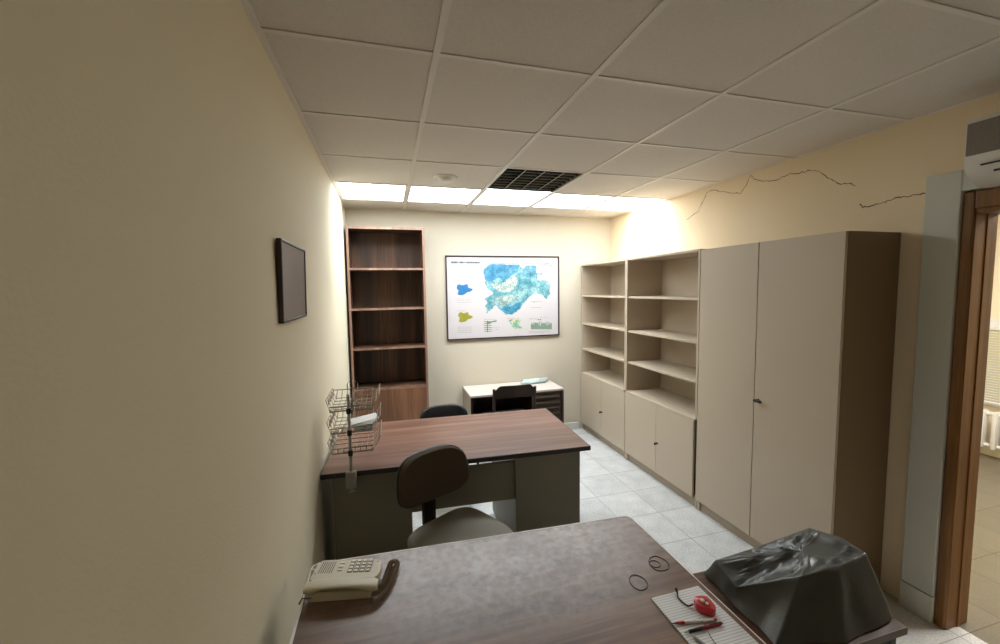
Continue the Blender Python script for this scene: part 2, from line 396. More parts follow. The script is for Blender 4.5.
# smoke detector
t = thing('smoke_detector', 'round white smoke detector on the ceiling', 'smoke detector', (.80, 2.985, H-.0005))
MB().lathe([(.082, -.008), (.084, -.004), (.084, 0)][::1], 36).build('base_plate', TBAR, t, True)
MB().lathe([(.02, -.036), (.045, -.033), (.062, -.022), (.070, -.008)], 36).build('sensor_dome', TBAR, t, True)

# ------------------------------------------------------------------ air conditioner
t = thing('air_conditioner', 'white wall air conditioner with grey mesh front above the doorway', 'air conditioner', (W, .74, 2.07))
prof = [(0, .0), (-.10, .0), (-.165, .02), (-.20, .06), (-.21, .10), (-.21, .235), (-.195, .265), (-.15, .28), (0, .28)]
def extr(prof, y0, y1):
    V = [(x, y0, z) for x, z in prof]+[(x, y1, z) for x, z in prof]; n = len(prof)
    F = [tuple(range(n)), tuple(range(n, 2*n))[::-1]]+[(k, (k+1) % n, n+(k+1) % n, n+k) for k in range(n)]
    return V, F
m = MB(); m._add(*extr(prof, -.41, .41)); m.build('body', ACW, t, True)
def grille_mat():
    m = mat('grey_mesh_grille', srgb(132, 122, 114), .8, noise_amt=.35, noise_scale=180, bump=.6, bump_scale=250); return m
MB().box(-.216, -.208, -.39, .405, .115, .245, .003).build('grille', grille_mat(), t)
m = MB(); m.box(-.213, -.20, -.37, .36, .068, .073, .001); m.build('outlet_slot', BLACK, t)
m = MB(); m.tube([(-.1865, -.36, .042), (-.1865, .33, .042)], .0045, 6); m.build('outlet_slot', BLACK, t)
m = MB(); m.tube([(-.148, -.36, .0125), (-.148, .25, .0125)], .004, 6); m.build('outlet_slot', BLACK, t)
m = MB()
for k in range(7): m.box(-.2125, -.2095, .18-k*.022, .195-k*.022, .088, .094)
m.build('lettering', DKGREY, t)

# ------------------------------------------------------------------ beige wall units on the right
XF = 2.525; XB = W-.004; TOP = 1.925
def knob(parent, x, y, z, big=False):
    m = MB()
    m.lathe([(.009, 0), (.009, .004), (.005, .006), (.005, .016), (.008, .018), (.008, .022), (.003, .024)], 16, Matrix.Translation((x, y, z)) @ Matrix.Rotation(R(-90), 4, 'Y'))
    if big: m.box(x-.034, x-.020, y-.040, y+.008, z-.008, z+.007, .002)
    else: m.box(x-.034, x-.022, y-.004, y+.004, z-.009, z+.009, .002)
    return m.build('handle', BLACK, parent, True)

# wardrobe
wy0, wy1 = 1.470, 2.418
t = thing('wardrobe', 'tall beige two-door wardrobe nearest the doorway', 'wardrobe', ((XF+XB)/2, (wy0+wy1)/2, 0))
cx, cy = t.location.x, t.location.y
def LB(x0, x1, y0, y1, z0, z1, bev=.0015): return (x0-cx, x1-cx, y0-cy, y1-cy, z0, z1, bev)
def side_mat(): return LAMD
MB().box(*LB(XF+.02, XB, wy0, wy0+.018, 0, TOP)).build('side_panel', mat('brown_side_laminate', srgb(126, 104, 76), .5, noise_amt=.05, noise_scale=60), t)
m = MB(); m.box(*LB(XF+.02, XB, wy1-.018, wy1, 0, TOP)); m.box(*LB(XF+.02, XB, wy0+.018, wy1-.018, TOP-.018, TOP)); m.box(*LB(XF+.02, XB, wy0+.018, wy1-.018, .08, .098)); m.box(*LB(XB-.008, XB, wy0+.018, wy1-.018, .08, TOP-.018))
m.build('body', LAM, t)
MB().box(*LB(XF+.035, XF+.05, wy0+.018, wy1-.018, 0, .08)).build('plinth', LAMD, t)
dl = MB().box(*LB(XF, XF+.018, 1.951, wy1-.002, .082, TOP-.002)).build('door', LAM, t)
dr = MB().box(*LB(XF, XF+.018, wy0+.001, 1.946, .082, TOP-.002)).build('door', LAM, t)
knob(dr, XF-cx, 1.918-cy, .967, True)

def shelf_unit(label, y0, y1, split, gap, knob_y):
    global cx, cy
    t = thing('shelf_cabinet', label, 'shelf unit', ((XF+XB)/2, (y0+y1)/2, 0), 0, 'beige shelf cabinets along the right wall')
    cx, cy = t.location.x, t.location.y
    m = MB(); xa = XF+.002
    LZ = .685
    m.box(*LB(xa, XB, y0, y0+.018, LZ, TOP+.006)); m.box(*LB(xa, XB, y1-.018, y1, LZ, TOP+.006))
    m.box(*LB(xa, XB, y0+.018, y1-.018, TOP-.012, TOP+.006))
    m.box(*LB(XF+.02, XB, y0, y0+.018, 0, LZ)); m.box(*LB(XF+.02, XB, y1-.018, y1, 0, LZ)); m.box(*LB(XF+.02, XB, y0+.018, y1-.018, .08, .098))
    m.build('body', LAM, t)
    MB().box(*LB(XB-.008, XB, y0+.018, y1-.018, .1, TOP-.012)).build('back_panel', LAM, t)
    MB().box(*LB(xa-.004, XB-.008, y0+.018, y1-.018, LZ-.018, LZ)).build('cabinet_top', LAM, t)
    for z in SHZ: MB().box(*LB(xa+.012, XB-.008, y0+.018, y1-.018, z-.018, z)).build('shelf', LAM, t)
    MB().box(*LB(XF+.035, XF+.05, y0+.018, y1-.018, 0, .08)).build('plinth', LAMD, t)
    MB().box(*LB(XF-.001, XF+.017, split+.0015, y1-.001, .082, LZ-.02)).build('door', LAM, t)
    d = MB().box(*LB(XF-.001, XF+.017, y0+gap, split-.0015, .082, LZ-.02)).build('door', LAM, t)
    knob(d, XF-cx, knob_y-cy, .345)
    return t
SHZ = [.965, 1.260, 1.580]
shelf_unit('beige open shelf cabinet beside the tall wardrobe', 2.424, 3.352, 2.885, .028, 2.862)
shelf_unit('beige open shelf cabinet in the far right corner', 3.356, 4.272, 3.80, .002, 3.78)

# ------------------------------------------------------------------ walnut bookcase, back left
t = thing('bookcase', 'tall narrow walnut bookcase with four empty shelves in the back left corner', 'bookcase', (.375, 4.12, 0))
cx, cy = .375, 4.12
bx0, bx1, by0, by1, bz = .021, .729, 3.985, D-.004, 2.258
m = MB(); m.box(*LB(bx0, bx0+.02, by0+.003, by1, 0, bz)); m.box(*LB(bx1-.02, bx1, by0+.003, by1, 0, bz)); m.box(*LB(bx0+.02, bx1-.02, by0+.003, by1, bz-.02, bz)); m.build('carcass', WALZ, t)
m = MB(); m.box(*LB(bx0, bx0+.02, by0, by0+.003, 0, bz, 0)); m.box(*LB(bx1-.02, bx1, by0, by0+.003, 0, bz, 0)); m.box(*LB(bx0+.02, bx1-.02, by0, by0+.003, bz-.02, bz, 0)); m.build('edge_band', PINKW, t)
MB().box(*LB(bx0+.02, bx1-.02, by1-.008, by1, .05, bz-.02)).build('back_panel', WALZ, t)
for z in (1.878, 1.502, 1.126, .738):
    s = MB().box(*LB(bx0+.02, bx1-.02, by0+.006, by1-.008, z-.02, z, .001)).build('shelf', WALZ, t)
    MB().box(*LB(bx0+.02, bx1-.02, by0+.003, by0+.006, z-.02, z, 0)).build('edge_band', PINKW, s)
WALD = wood('walnut_door', srgb(92, 62, 44), srgb(122, 84, 60), srgb(150, 108, 80), 'Z', .8, .45)
for a, b2 in ((bx0+.021, .3735), (.3765, bx1-.021)): MB().box(*LB(a, b2, by0, by0+.018, .06, .715)).build('door', WALD, t)
MB().box(*LB(bx0+.02, bx1-.02, by0+.02, by0+.035, 0, .055)).build('plinth', WALZ, t)

# ------------------------------------------------------------------ picture on the left wall
t = thing('framed_picture', 'small dark framed picture hanging on the left wall', 'picture', (0.003, 1.762, 1.703))
t.rotation_euler.y = R(1.2)
fy, fz, fr = .214, .147, .010
m = MB(); m.box(0, .017, -fy, -fy+fr, -fz, fz, .003); m.box(0, .017, fy-fr, fy, -fz, fz, .003); m.box(0, .017, -fy+fr, fy-fr, fz-fr, fz, .003); m.box(0, .017, -fy+fr, fy-fr, -fz, -fz+fr, .003)
m.build('frame', DARKW, t)
MB().box(.004, .013, -fy+fr-.001, fy-fr+.001, -fz+fr-.001, fz-fr+.001).build('print', GLASSP, t)

# ------------------------------------------------------------------ framed map on the back wall
mx0, mx1, mz0, mz1 = .965, 2.252, 1.128, 2.024
t = thing('framed_map', 'large framed blue and white river map on the back wall', 'map', ((mx0+mx1)/2, D, (mz0+mz1)/2))
mw, mh = (mx1-mx0)/2, (mz1-mz0)/2
m = MB(); q = .013
m.box(-mw, -mw+q, -.022, -.001, -mh, mh, .002); m.box(mw-q, mw, -.022, -.001, -mh, mh, .002); m.box(-mw+q, mw-q, -.022, -.001, mh-q, mh, .002); m.box(-mw+q, mw-q, -.022, -.001, -mh, -mh+q, .002)
m.build('frame', mat('dark_map_frame', srgb(44, 30, 28), .4), t)
sheet = MB().box(-mw+q, mw-q, -.012, -.002, -mh+q, mh-q).build('map_sheet', mat('map_paper', srgb(204, 196, 195), .55, noise_amt=.03, noise_scale=5), t)
def uv(x, y):     # position on the sheet, from fractions measured on it
    u = (x-45)/757; top = 42; bot = 612-(612-575)*u; v = (y-top)/(bot-top)
    return (-mw+2*mw*u, mh-2*mh*v)
def rough(pts, d=.004, n=4, sub=5):
    out = []
    for i in range(len(pts)):
        a = Vector(pts[i]); b2 = Vector(pts[(i+1) % len(pts)])
        for k in range(sub):
            p = a.lerp(b2, k/sub); out.append((p.x+random.uniform(-d, d), p.y+random.uniform(-d, d)))
    return out
def flat(poly, y):
    from mathutils.geometry import tessellate_polygon
    t_ = bmesh.new(); vs = [t_.verts.new((p[0], y, p[1])) for p in poly]
    for tr in tessellate_polygon([[Vector((p[0], p[1], 0)) for p in poly]]):
        try: t_.faces.new([vs[i] for i in tr])
        except ValueError: pass
    t_.normal_update()
    for f_ in t_.faces:
        if f_.normal.y > 0: f_.normal_flip()
    return t_
def blob(name, pts, m_, y, d=.004):
    mb = MB(); mb.merge(flat(rough([uv(*p) for p in pts], d), y)); return mb.build(name, m_, sheet, recalc=False)
def mapmat(name, a, b_col, cc, s=9, line=srgb(34, 90, 104)):
    m = bpy.data.materials.new(name); m.use_nodes = True; nt = m.node_tree; N = nt.nodes; L = nt.links; bs = N['Principled BSDF']
    tc = N.new('ShaderNodeTexCoord'); n = N.new('ShaderNodeTexNoise'); n.inputs['Scale'].default_value = s; n.inputs['Detail'].default_value = 7; L.new(tc.outputs['Object'], n.inputs['Vector'])
    cr = N.new('ShaderNodeValToRGB'); e = cr.color_ramp.elements; e[0].position = .36; e[0].color = a; e[1].position = .66; e[1].color = cc; k = e.new(.5); k.color = b_col
    L.new(n.outputs['Fac'], cr.inputs[0])
    v = N.new('ShaderNodeTexVoronoi'); v.feature = 'DISTANCE_TO_EDGE'; v.inputs['Scale'].default_value = 18
    n2 = N.new('ShaderNodeTexNoise'); n2.inputs['Scale'].default_value = 12; L.new(tc.outputs['Object'], n2.inputs['Vector'])
    va = N.new('ShaderNodeVectorMath'); va.operation = 'MULTIPLY_ADD'; va.inputs[1].default_value = (.12, .12, .12); L.new(n2.outputs['Color'], va.inputs[0]); L.new(tc.outputs['Object'], va.inputs[2])
    L.new(va.outputs[0], v.inputs['Vector'])
    mr = N.new('ShaderNodeMapRange'); mr.inputs[1].default_value = .02; mr.inputs[2].default_value = .08; mr.inputs[3].default_value = .6; mr.inputs[4].default_value = 0; L.new(v.outputs['Distance'], mr.inputs[0])
    mx = N.new('ShaderNodeMix'); mx.data_type = 'RGBA'; L.new(mr.outputs[0], mx.inputs[0]); L.new(cr.outputs[0], mx.inputs[6]); mx.inputs[7].default_value = line
    L.new(mx.outputs[2], bs.inputs['Base Color']); bs.inputs['Roughness'].default_value = .6; return m
land = [(285, 135), (330, 95), (420, 98), (520, 100), (545, 130), (575, 105), (640, 105), (640, 150), (655, 200), (720, 205), (740, 240), (735, 290), (712, 330), (680, 300), (640, 290), (600, 310), (560, 345), (520, 400), (470, 435), (430, 432), (400, 410), (360, 370), (330, 400), (302, 428), (295, 385), (310, 350), (290, 330), (350, 290), (310, 260), (290, 225), (305, 200), (290, 170)]
blob('river_basin', land, mapmat('basin_teal', srgb(78, 138, 150), srgb(118, 172, 178), srgb(166, 196, 192)), -.0128, .008)
blob('mountain_area', [(285, 135), (330, 97), (420, 99), (520, 101), (515, 150), (480, 165), (440, 190), (415, 215), (400, 185), (360, 195), (320, 215), (292, 200)], mapmat('basin_blue', srgb(48, 114, 154), srgb(70, 138, 172), srgb(104, 162, 184)), -.0132)
blob('mountain_area', [(575, 106), (638, 106), (640, 150), (600, 190), (548, 175), (545, 135)], mapmat('basin_blue_east', srgb(64, 128, 160), srgb(88, 152, 174), srgb(124, 172, 184)), -.0132)
blob('mountain_area', [(365, 372), (400, 395), (440, 385), (500, 360), (545, 345), (520, 395), (470, 432), (430, 430), (400, 408)], mapmat('basin_blue_south', srgb(46, 120, 156), srgb(70, 146, 174), srgb(110, 170, 184)), -.0132)
blob('plain_area', [(330, 225), (400, 230), (440, 205), (500, 160), (512, 205), (490, 270), (440, 285), (380, 280), (350, 250)], mapmat('plain_white', srgb(150, 172, 160), srgb(184, 192, 180), srgb(204, 202, 192), 14), -.0134)
blob('plain_area', [(320, 345), (400, 310), (480, 300), (500, 335), (440, 365), (400, 375), (370, 350)], mapmat('plain_green', srgb(130, 166, 156), srgb(168, 186, 174), srgb(196, 196, 186), 14), -.0134)
isl = [(115, 240), (130, 232), (150, 240), (182, 232), (186, 255), (214, 262), (208, 278), (180, 285), (165, 300), (140, 308), (116, 300), (124, 275), (112, 262)]
blob('inset_map', isl, mat('inset_blue', srgb(38, 112, 162), .6, noise_amt=.2, noise_scale=30), -.013, .003)
blob('inset_map', [(x*.92+14, y*.92+206) for x, y in isl], mat('inset_yellow', srgb(148, 142, 40), .6, noise_amt=.25, noise_scale=30), -.013, .003)
blob('inset_map', [(445, 470), (500, 462), (530, 470), (520, 505), (540, 530), (500, 535), (470, 520)], mapmat('inset_pale', srgb(120, 170, 160), srgb(205, 205, 140), srgb(200, 215, 200), 20), -.013, .004)
GREENP = mat('chart_green', srgb(84, 130, 92), .6, noise_amt=.5, noise_scale=60)
mb = MB()
for k in range(30):
    x = 600+k*5; h_ = 20+22*abs(math.sin(k*1.7))+random.uniform(0, 14); mb.merge(flat([uv(x, 535), uv(x+3.4, 535), uv(x+3.4, 535-h_), uv(x, 535-h_)], -.013))
mb.build('bar_chart', GREENP, sheet, recalc=False); mb = MB()
for k in range(6):
    y = 482+k*13; mb.merge(flat([uv(282, y), uv(330+random.uniform(-8, 20), y), uv(326, y+4), uv(282, y+4)], -.013))
mb.merge(flat([uv(302, 478), uv(308, 478), uv(308, 555), uv(302, 555)], -.0132)); mb.merge(flat([uv(300, 490), uv(365, 474), uv(368, 482), uv(300, 498)], -.0133))
mb.build('flow_chart', GREENP, sheet, recalc=False)
GREYI = mat('faint_print', srgb(150, 146, 150), .7)
mb = MB()
def textline(x0, x1, y, h_=3):
    x = x0
    while x < x1:
        w_ = random.uniform(5, 16); e = min(x+w_, x1); mb.merge(flat([uv(x, y), uv(e, y), uv(e, y+h_), uv(x, y+h_)], -.013)); x = e+4
for y in (330, 342, 354, 520, 532, 545, 556): textline(112, 205, y, 2.4)
for y in (205, 410): textline(112, 165, y, 3)
textline(285, 365, 468, 2.5); textline(350, 385, 520); textline(350, 380, 535); textline(590, 650, 462, 4); textline(665, 715, 452, 2.5); textline(435, 520, 460, 2.5)
for y in (345, 385): textline(598, 675, y, 3)
textline(585, 740, 548, 2.5); textline(585, 700, 558, 2.5); textline(710, 770, 115, 2.5)
mb.build('small_print', GREYI, sheet, recalc=False)
mb = MB()
textline(300, 420, 88, 5); textline(425, 520, 90, 4); textline(530, 655, 91, 4); textline(640, 690, 156, 9)
mb.build('subtitle_print', mat('subtitle_blue', srgb(84, 136, 166), .6), sheet, recalc=False)
mb = MB(); textline(702, 735, 90, 5); textline(702, 768, 100, 4); textline(618, 640, 350, 2); textline(650, 672, 466, 6)
cxy = uv(690, 96); mb.tube([(cxy[0]+.014*math.cos(a*.5236), -.0132, cxy[1]+.016*math.sin(a*.5236)) for a in range(12)], .0022, 5, True)
mb.build('emblem_print', mat('emblem_grey', srgb(92, 92, 98), .6), sheet)
mb = MB(); random.seed(5); x = 80
while x < 262:      # heavy dark heading, too small to read
    w_ = random.choice((3.2, 4.5, 5.5)); mb.merge(flat([uv(x, 82), uv(x+w_, 82), uv(x+w_, 94), uv(x, 94)], -.0132)); x += w_+random.choice((1.0, 1.0, 1.6, 4.5))
mb.build('heading_print', mat('heading_ink', srgb(60, 74, 88), .7), sheet, recalc=False)

# ------------------------------------------------------------------ low white-topped unit under the map
lx0, lx1, ly0, ly1, lz = 1.118, 2.112, 3.83, 4.268, .625
t = thing('low_cabinet', 'low dark cabinet with a white top under the map', 'cabinet', ((lx0+lx1)/2, (ly0+ly1)/2, 0))
cx, cy = t.location.x, t.location.y
MB().box(*LB(lx0, lx1, ly0, ly1, lz-.022, lz, .003)).build('top', mat('white_laminate_top', srgb(200, 188, 178), .35), t)
GREYL = mat('grey_side_panel', srgb(150, 140, 126), .5)
for a in (lx0+.002, lx1-.024): 
    MB().box(*LB(a, a+.022, ly0+.012, ly1, 0, lz-.022)).build('side_panel', GREYL if a < 1.5 else DARKW, t)
MB().box(*LB(lx0+.002, lx0+.024, ly0+.004, ly0+.012, 0, lz-.022)).build('edge_band', DARKW, t)
MB().box(*LB(lx1-.024, lx1-.002, ly0+.004, ly0+.012, 0, lz-.022)).build('edge_band', DARKW, t)
MB().box(*LB(1.76, 1.782, ly0+.01, ly1-.01, 0, lz-.022)).build('divider', DARKW, t)
MB().box(*LB(lx0+.024, lx1-.024, ly1-.012, ly1-.002, .05, lz-.022)).build('back_panel', DARKW, t)
MB().box(*LB(lx0+.024, 1.76, ly0+.03, ly1-.012, .05, .07)).build('shelf', DARKW, t)
MB().box(*LB(lx0+.024, 1.76, ly0+.03, ly1-.012, .33, .35)).build('shelf', DARKW, t)
dd = MB().box(*LB(1.784, lx1-.026, ly0+.02, ly0+.026, .04, lz-.026)).build('louvred_door', DARKW, t)
m = MB()
for k in range(9):
    z = .08+k*.058
    m._add([(1.79-cx, ly0-.002-cy, z), (lx1-.05-cx, ly0-.002-cy, z), (lx1-.05-cx, ly0+.02-cy, z+.034), (1.79-cx, ly0+.02-cy, z+.034), (1.79-cx, ly0+.004-cy, z-.006), (lx1-.05-cx, ly0+.004-cy, z-.006), (lx1-.05-cx, ly0+.02-cy, z), (1.79-cx, ly0+.02-cy, z)],
           [(0, 1, 2, 3), (4, 7, 6, 5), (0, 4, 5, 1), (3, 2, 6, 7), (0, 3, 7, 4), (1, 5, 6, 2)])
m.build('slat', mat('slat_brown', srgb(58, 46, 38), .35), dd)
# rolled plans on it
for lab, (x0, y0, x1, y1, r), mm in (('pale blue rolled plan lying against the wall on the low cabinet', (1.76, 4.150, 2.07, 4.175, .024), mat('plan_blue_white', srgb(190, 198, 196), .6, noise_amt=.12, noise_scale=12)),
                                     ('greenish white rolled plan in front of the other roll on the low cabinet', (1.73, 4.10, 2.02, 4.118, .019), mat('plan_green_white', srgb(176, 192, 186), .6, noise_amt=.15, noise_scale=16))):
    n_ = thing('rolled_plan', lab, 'paper roll', ((x0+x1)/2, (y0+y1)/2, lz+.0003))
    L2 = math.hypot(x1-x0, y1-y0)/2; n_.rotation_euler.z = math.atan2(y1-y0, x1-x0)
    m = MB(); ring = []
    V = []; F = []; S = 40
    for e in (-L2, L2):
        for k in range(S+1):
            a = k/S*2*math.pi*1.9; rr = r-.0035*(k/S)*1.9
            V.append((e, rr*math.cos(a-1.57), r+rr*math.sin(a-1.57)))
    for k in range(S): F.append((k, k+1, S+2+k, S+1+k))
    m._add(V, F); o = m.build('sheet', mm, n_, True)
    md = o.modifiers.new('thick', 'SOLIDIFY'); md.thickness = .0008; md.offset = 1
    MB().box(-.004, .004, -r*.2, r*.2, 2*r-.0004, 2*r+.0008).build('tape', BLACK if r < .02 else WHITEP, n_)

# ------------------------------------------------------------------ dark wooden chair at the low unit
t = thing('wooden_chair', 'dark brown wooden chair facing the low cabinet under the map', 'chair', (1.438, 3.62, 0), R(-1))
def post(x): return [(x, .20, 0), (x, .19, .42), (x*1.0, -.19+.0, .42)]
for sx in (-1, 1):
    x = sx*.19
    MB().box(x-.014, x+.014, -.215, -.185, 0, .42, .004).build('leg', DARKW, t)
    m = MB(); V = []
    for z, y in ((.40, -.19), (.60, -.205), (.765, -.225)):
        pass
    m.tube([(x, -.20, .38), (x, -.205, .5), (x, -.212, .62), (x, -.228, .785)], .0135, 8); m.build('back_post', DARKW, t, True)
    MB().box(x-.014, x+.014, .17, .198, 0, .42, .004).build('leg', DARKW, t)
m = MB(); m.prism(round_poly([(-.215, -.20), (.215, -.20), (.225, .215), (-.225, .215)], .03), .42, .45, .008); m.build('seat', BLACKV, t, True)
m = MB(); m.box(-.19, .19, -.21, -.195, .36, .42); m.box(-.19, .19, .18, .195, .36, .42); m.box(-.2, -.185, -.2, .19, .36, .42); m.box(.185, .2, -.2, .19, .36, .42); m.build('seat_frame', DARKW, t)
# curved back rail with notched corners
t_ = bmesh.new(); S = 16; outl = []
pr = [(-.190, .665), (.190, .665), (.190, .735), (.168, .775), (.145, .795), (-.145, .795), (-.168, .775), (-.190, .735)]
V = []; F = []
cols = 18
def ztop(x):
    a = abs(x)
    return .812 if a < .14 else (.812-(a-.14)*1.0)
for s_ in (0, 1):
    for i in range(cols+1):
        x = -.192+.384*i/cols; yb = -.232-.022*(1-(x/.192)**2)+s_*.014
        V.append((x, yb, .694+.012*(1-(x/.192)**2))); V.append((x, yb-.004, ztop(x)))
n_ = 2*(cols+1)
for i in range(cols):
    a = 2*i; F += [(a, a+2, a+3, a+1), (n_+a, n_+a+1, n_+a+3, n_+a+2), (a+1, a+3, n_+a+3, n_+a+1), (a, n_+a, n_+a+2, a+2)]
F += [(0, 1, n_+1, n_), (2*cols, n_+2*cols, n_+2*cols+1, 2*cols+1)]
t_.free(); m = MB(); m._add(V, F); m.build('back_rail', DARKW, t, True)

# ------------------------------------------------------------------ pads
def superpad(mb, hx, hy, thick, cxy=(0, 0), z=0, p=3.2, dome=.01, M=None, taper=0, N=48):
    V = []; F = []
    lev = [(0.90, -thick*.5), (1.0, -thick*.2), (1.0, thick*.15), (.95, thick*.40), (.80, thick*.5), (.5, thick*.5+dome*.6), (.2, thick*.5+dome)]
    for (s, zz) in lev:
        for k in range(N):
            a = 2*math.pi*k/N; c_, s_ = math.cos(a), math.sin(a)
            x = math.copysign(abs(c_)**(2/p), c_)*hx*s; y = math.copysign(abs(s_)**(2/p), s_)*hy*s
            x *= 1+taper*(y/hy)
            V.append((x+cxy[0], y+cxy[1], zz+z))
    for i in range(len(lev)-1):
        for k in range(N): F.append((i*N+k, i*N+(k+1) % N, (i+1)*N+(k+1) % N, (i+1)*N+k))
    F.append(tuple(range(N))[::-1]); F.append(tuple((len(lev)-1)*N+k for k in range(N)))
    mb._add(V, F, M)

# task chair between the desks; local -y is where the sitter faces
t = thing('office_chair', 'swivel office chair with taupe fabric seat between the two desks', 'office chair', (.668, 1.835, 0), R(30))
m = MB(); superpad(m, .215, .212, .065, (0, 0), .475, 4.2, .010); m.build('seat', FABRIC, t, True)
m = MB(); superpad(m, .215, .205, .03, (0, 0), .430, 3.4, 0); m.build('seat_shell', BLACK, t, True)
Mb = Matrix.Translation((-.022, .200, .742)) @ Matrix.Rotation(R(-6), 4, 'Z') @ Matrix.Rotation(R(-6), 4, 'X') @ Matrix.Rotation(R(90), 4, 'X')
def bend(o, k=.9):
    for v in o.data.vertices:
        v.co.y += -k*(v.co.x**2)
    return o
m = MB(); superpad(m, .198, .122, .055, (0, 0), 0, 3.3, .008, Mb, taper=-.06); bend(m.build('backrest', FABRICB, t, True))
m = MB(); superpad(m, .202, .126, .03, (0, 0), -.022, 3.3, 0, Mb, taper=-.06); bend(m.build('backrest_shell', BLACK, t, True))
m = MB(); V = []; F = []
path = [(.0, .0, .415), (0, .14, .412), (0, .235, .425), (0, .262, .46), (0, .262, .56), (0, .248, .70)]
for (x, y, z), ww in zip(path, (.03, .034, .036, .036, .034, .03)):
    pass
for i, (x, y, z) in enumerate(path):
    a = path[max(i-1, 0)]; b2 = path[min(i+1, len(path)-1)]
    d = Vector((0, b2[1]-a[1], b2[2]-a[2])).normalized(); nrm = Vector((0, -d.z, d.y))*.011
    ww = .036
    for sx, sn in ((-1, -1), (1, -1), (1, 1), (-1, 1)): V.append((x+sx*ww, y+sn*nrm.y, z+sn*nrm.z))
for i in range(len(path)-1):
    for k in range(4): F.append((i*4+k, i*4+(k+1) % 4, (i+1)*4+(k+1) % 4, (i+1)*4+k))
F += [(3, 2, 1, 0), tuple(len(V)-4+k for k in range(4))]
m._add(V, F); m.build('back_support', BLACK, t, True)
MB().lathe([(.028, .10), (.028, .28), (.018, .285), (.018, .42)], 20).build('gas_column', BLACK, t, True)
for k in range(5):
    a = R(72*k+20); d = Vector((math.cos(a), math.sin(a), 0))
    l = MB().tube([tuple(d*.02+Vector((0, 0, .115))), tuple(d*.14+Vector((0, 0, .10))), tuple(d*.27+Vector((0, 0, .075)))], [.024, .019, .014], 8).build('base_leg', BLACK, t, True)
    pp = Vector((-d.y, d.x, 0)); m = MB()
    for s_ in (-1, 1):
        c0 = d*.27+pp*s_*.006+Vector((0, 0, .026)); m.tube([tuple(c0), tuple(c0+pp*s_*.016)], .026, 14)
    m.build('caster', BLACK, l, True)

# black chair behind the walnut desk
t = thing('black_chair', 'black padded chair behind the far side of the walnut desk', 'chair', (.80, 3.18, 0), R(2))
m = MB(); superpad(m, .215, .20, .05, (0, 0), .45, 3.2, .008); m.build('seat', BLACKV, t, True)
Mb = Matrix.Translation((0, .20, .565)) @ Matrix.Rotation(R(-8), 4, 'X') @ Matrix.Rotation(R(90), 4, 'X')
m = MB(); superpad(m, .205, .125, .045, (0, 0), 0, 3.2, .008, Mb); bend(m.build('backrest', BLACKV, t, True), .7)
for sx in (-1, 1):
    MB().tube([(sx*.20, -.17, 0), (sx*.20, -.165, .40), (sx*.185, -.14, .425)], .010, 8).build('leg', BLACK, t, True)
    MB().tube([(sx*.20, .21, 0), (sx*.20, .18, .40), (sx*.18, .20, .50), (sx*.15, .215, .62)], .010, 8).build('leg', BLACK, t, True)
m = MB(); m.tube([(-.185, -.14, .420), (-.195, .18, .415)], .009); m.tube([(.185, -.14, .420), (.195, .18, .415)], .009); m.tube([(-.185, 0, .417), (.185, 0, .417)], .009); m.build('seat_frame', BLACK, t, True)

# ------------------------------------------------------------------ far (walnut) desk
DT = .742
q0 = [(.012, 2.156), (1.479, 2.090), (1.515, 2.862), (.046, 2.93)]
t = thing('walnut_desk', 'walnut-topped office desk with grey-olive pedestals before the bookcase', 'desk', (.76, 2.51, 0), R(-2.6))
inv = (Matrix.Translation(t.location) @ Matrix.Rotation(R(-2.6), 4, 'Z')).inverted()
loc = [tuple((inv @ Vector((p[0], p[1], 0)))[:2]) for p in q0]
x0, x1 = loc[0][0], loc[1][0]; y0_, y1_ = loc[0][1], loc[2][1]
m = MB(); m.box(x0, x1, y0_, y1_, DT-.024, DT, 0); m.build('desktop', WAL2, t)
m = MB(); e_ = .004
m.box(x0-e_, x1+e_, y0_-e_, y0_, DT-.026, DT-.0005); m.box(x0-e_, x1+e_, y1_, y1_+e_, DT-.026, DT-.0005); m.box(x0-e_, x0, y0_, y1_, DT-.026, DT-.0005); m.box(x1, x1+e_, y0_, y1_, DT-.026, DT-.0005)
m.build('edge_band', EDGED, t)
yf = y0_+.035
def pedestal(xa, xb, drawers_right):
    p = MB().box(xa, xb, yf, y1_-.05, .02, DT-.027, .003).build('pedestal', OLIVE, t)
    for k in range(3):
        z0 = .06+k*.205
        d = MB().box(xa+.008, xb-.008, y1_-.05, y1_-.034, z0, z0+.195, .003).build('drawer', OLIVE, p)
        MB().box((xa+xb)/2-.05, (xa+xb)/2+.05, y1_-.034, y1_-.024, z0+.15, z0+.162, .003).build('drawer_handle', METAL, d)
    MB().box(xa+.01, xb-.01, yf+.01, y1_-.06, 0, .02).build('plinth', BLACK, p)
def lx_(x, y): 
    v = inv @ Vector((x, y, 0)); return v.x
pedestal(x0+.045, lx_(.455, 2.17), 0); pedestal(lx_(1.040, 2.15), x1-.045, 1)
MB().box(lx_(.455, 2.17)+.0005, lx_(1.040, 2.15)-.0005, yf+.02, yf+.038, .450, .675, .002).build('modesty_panel', OLIVE, t)

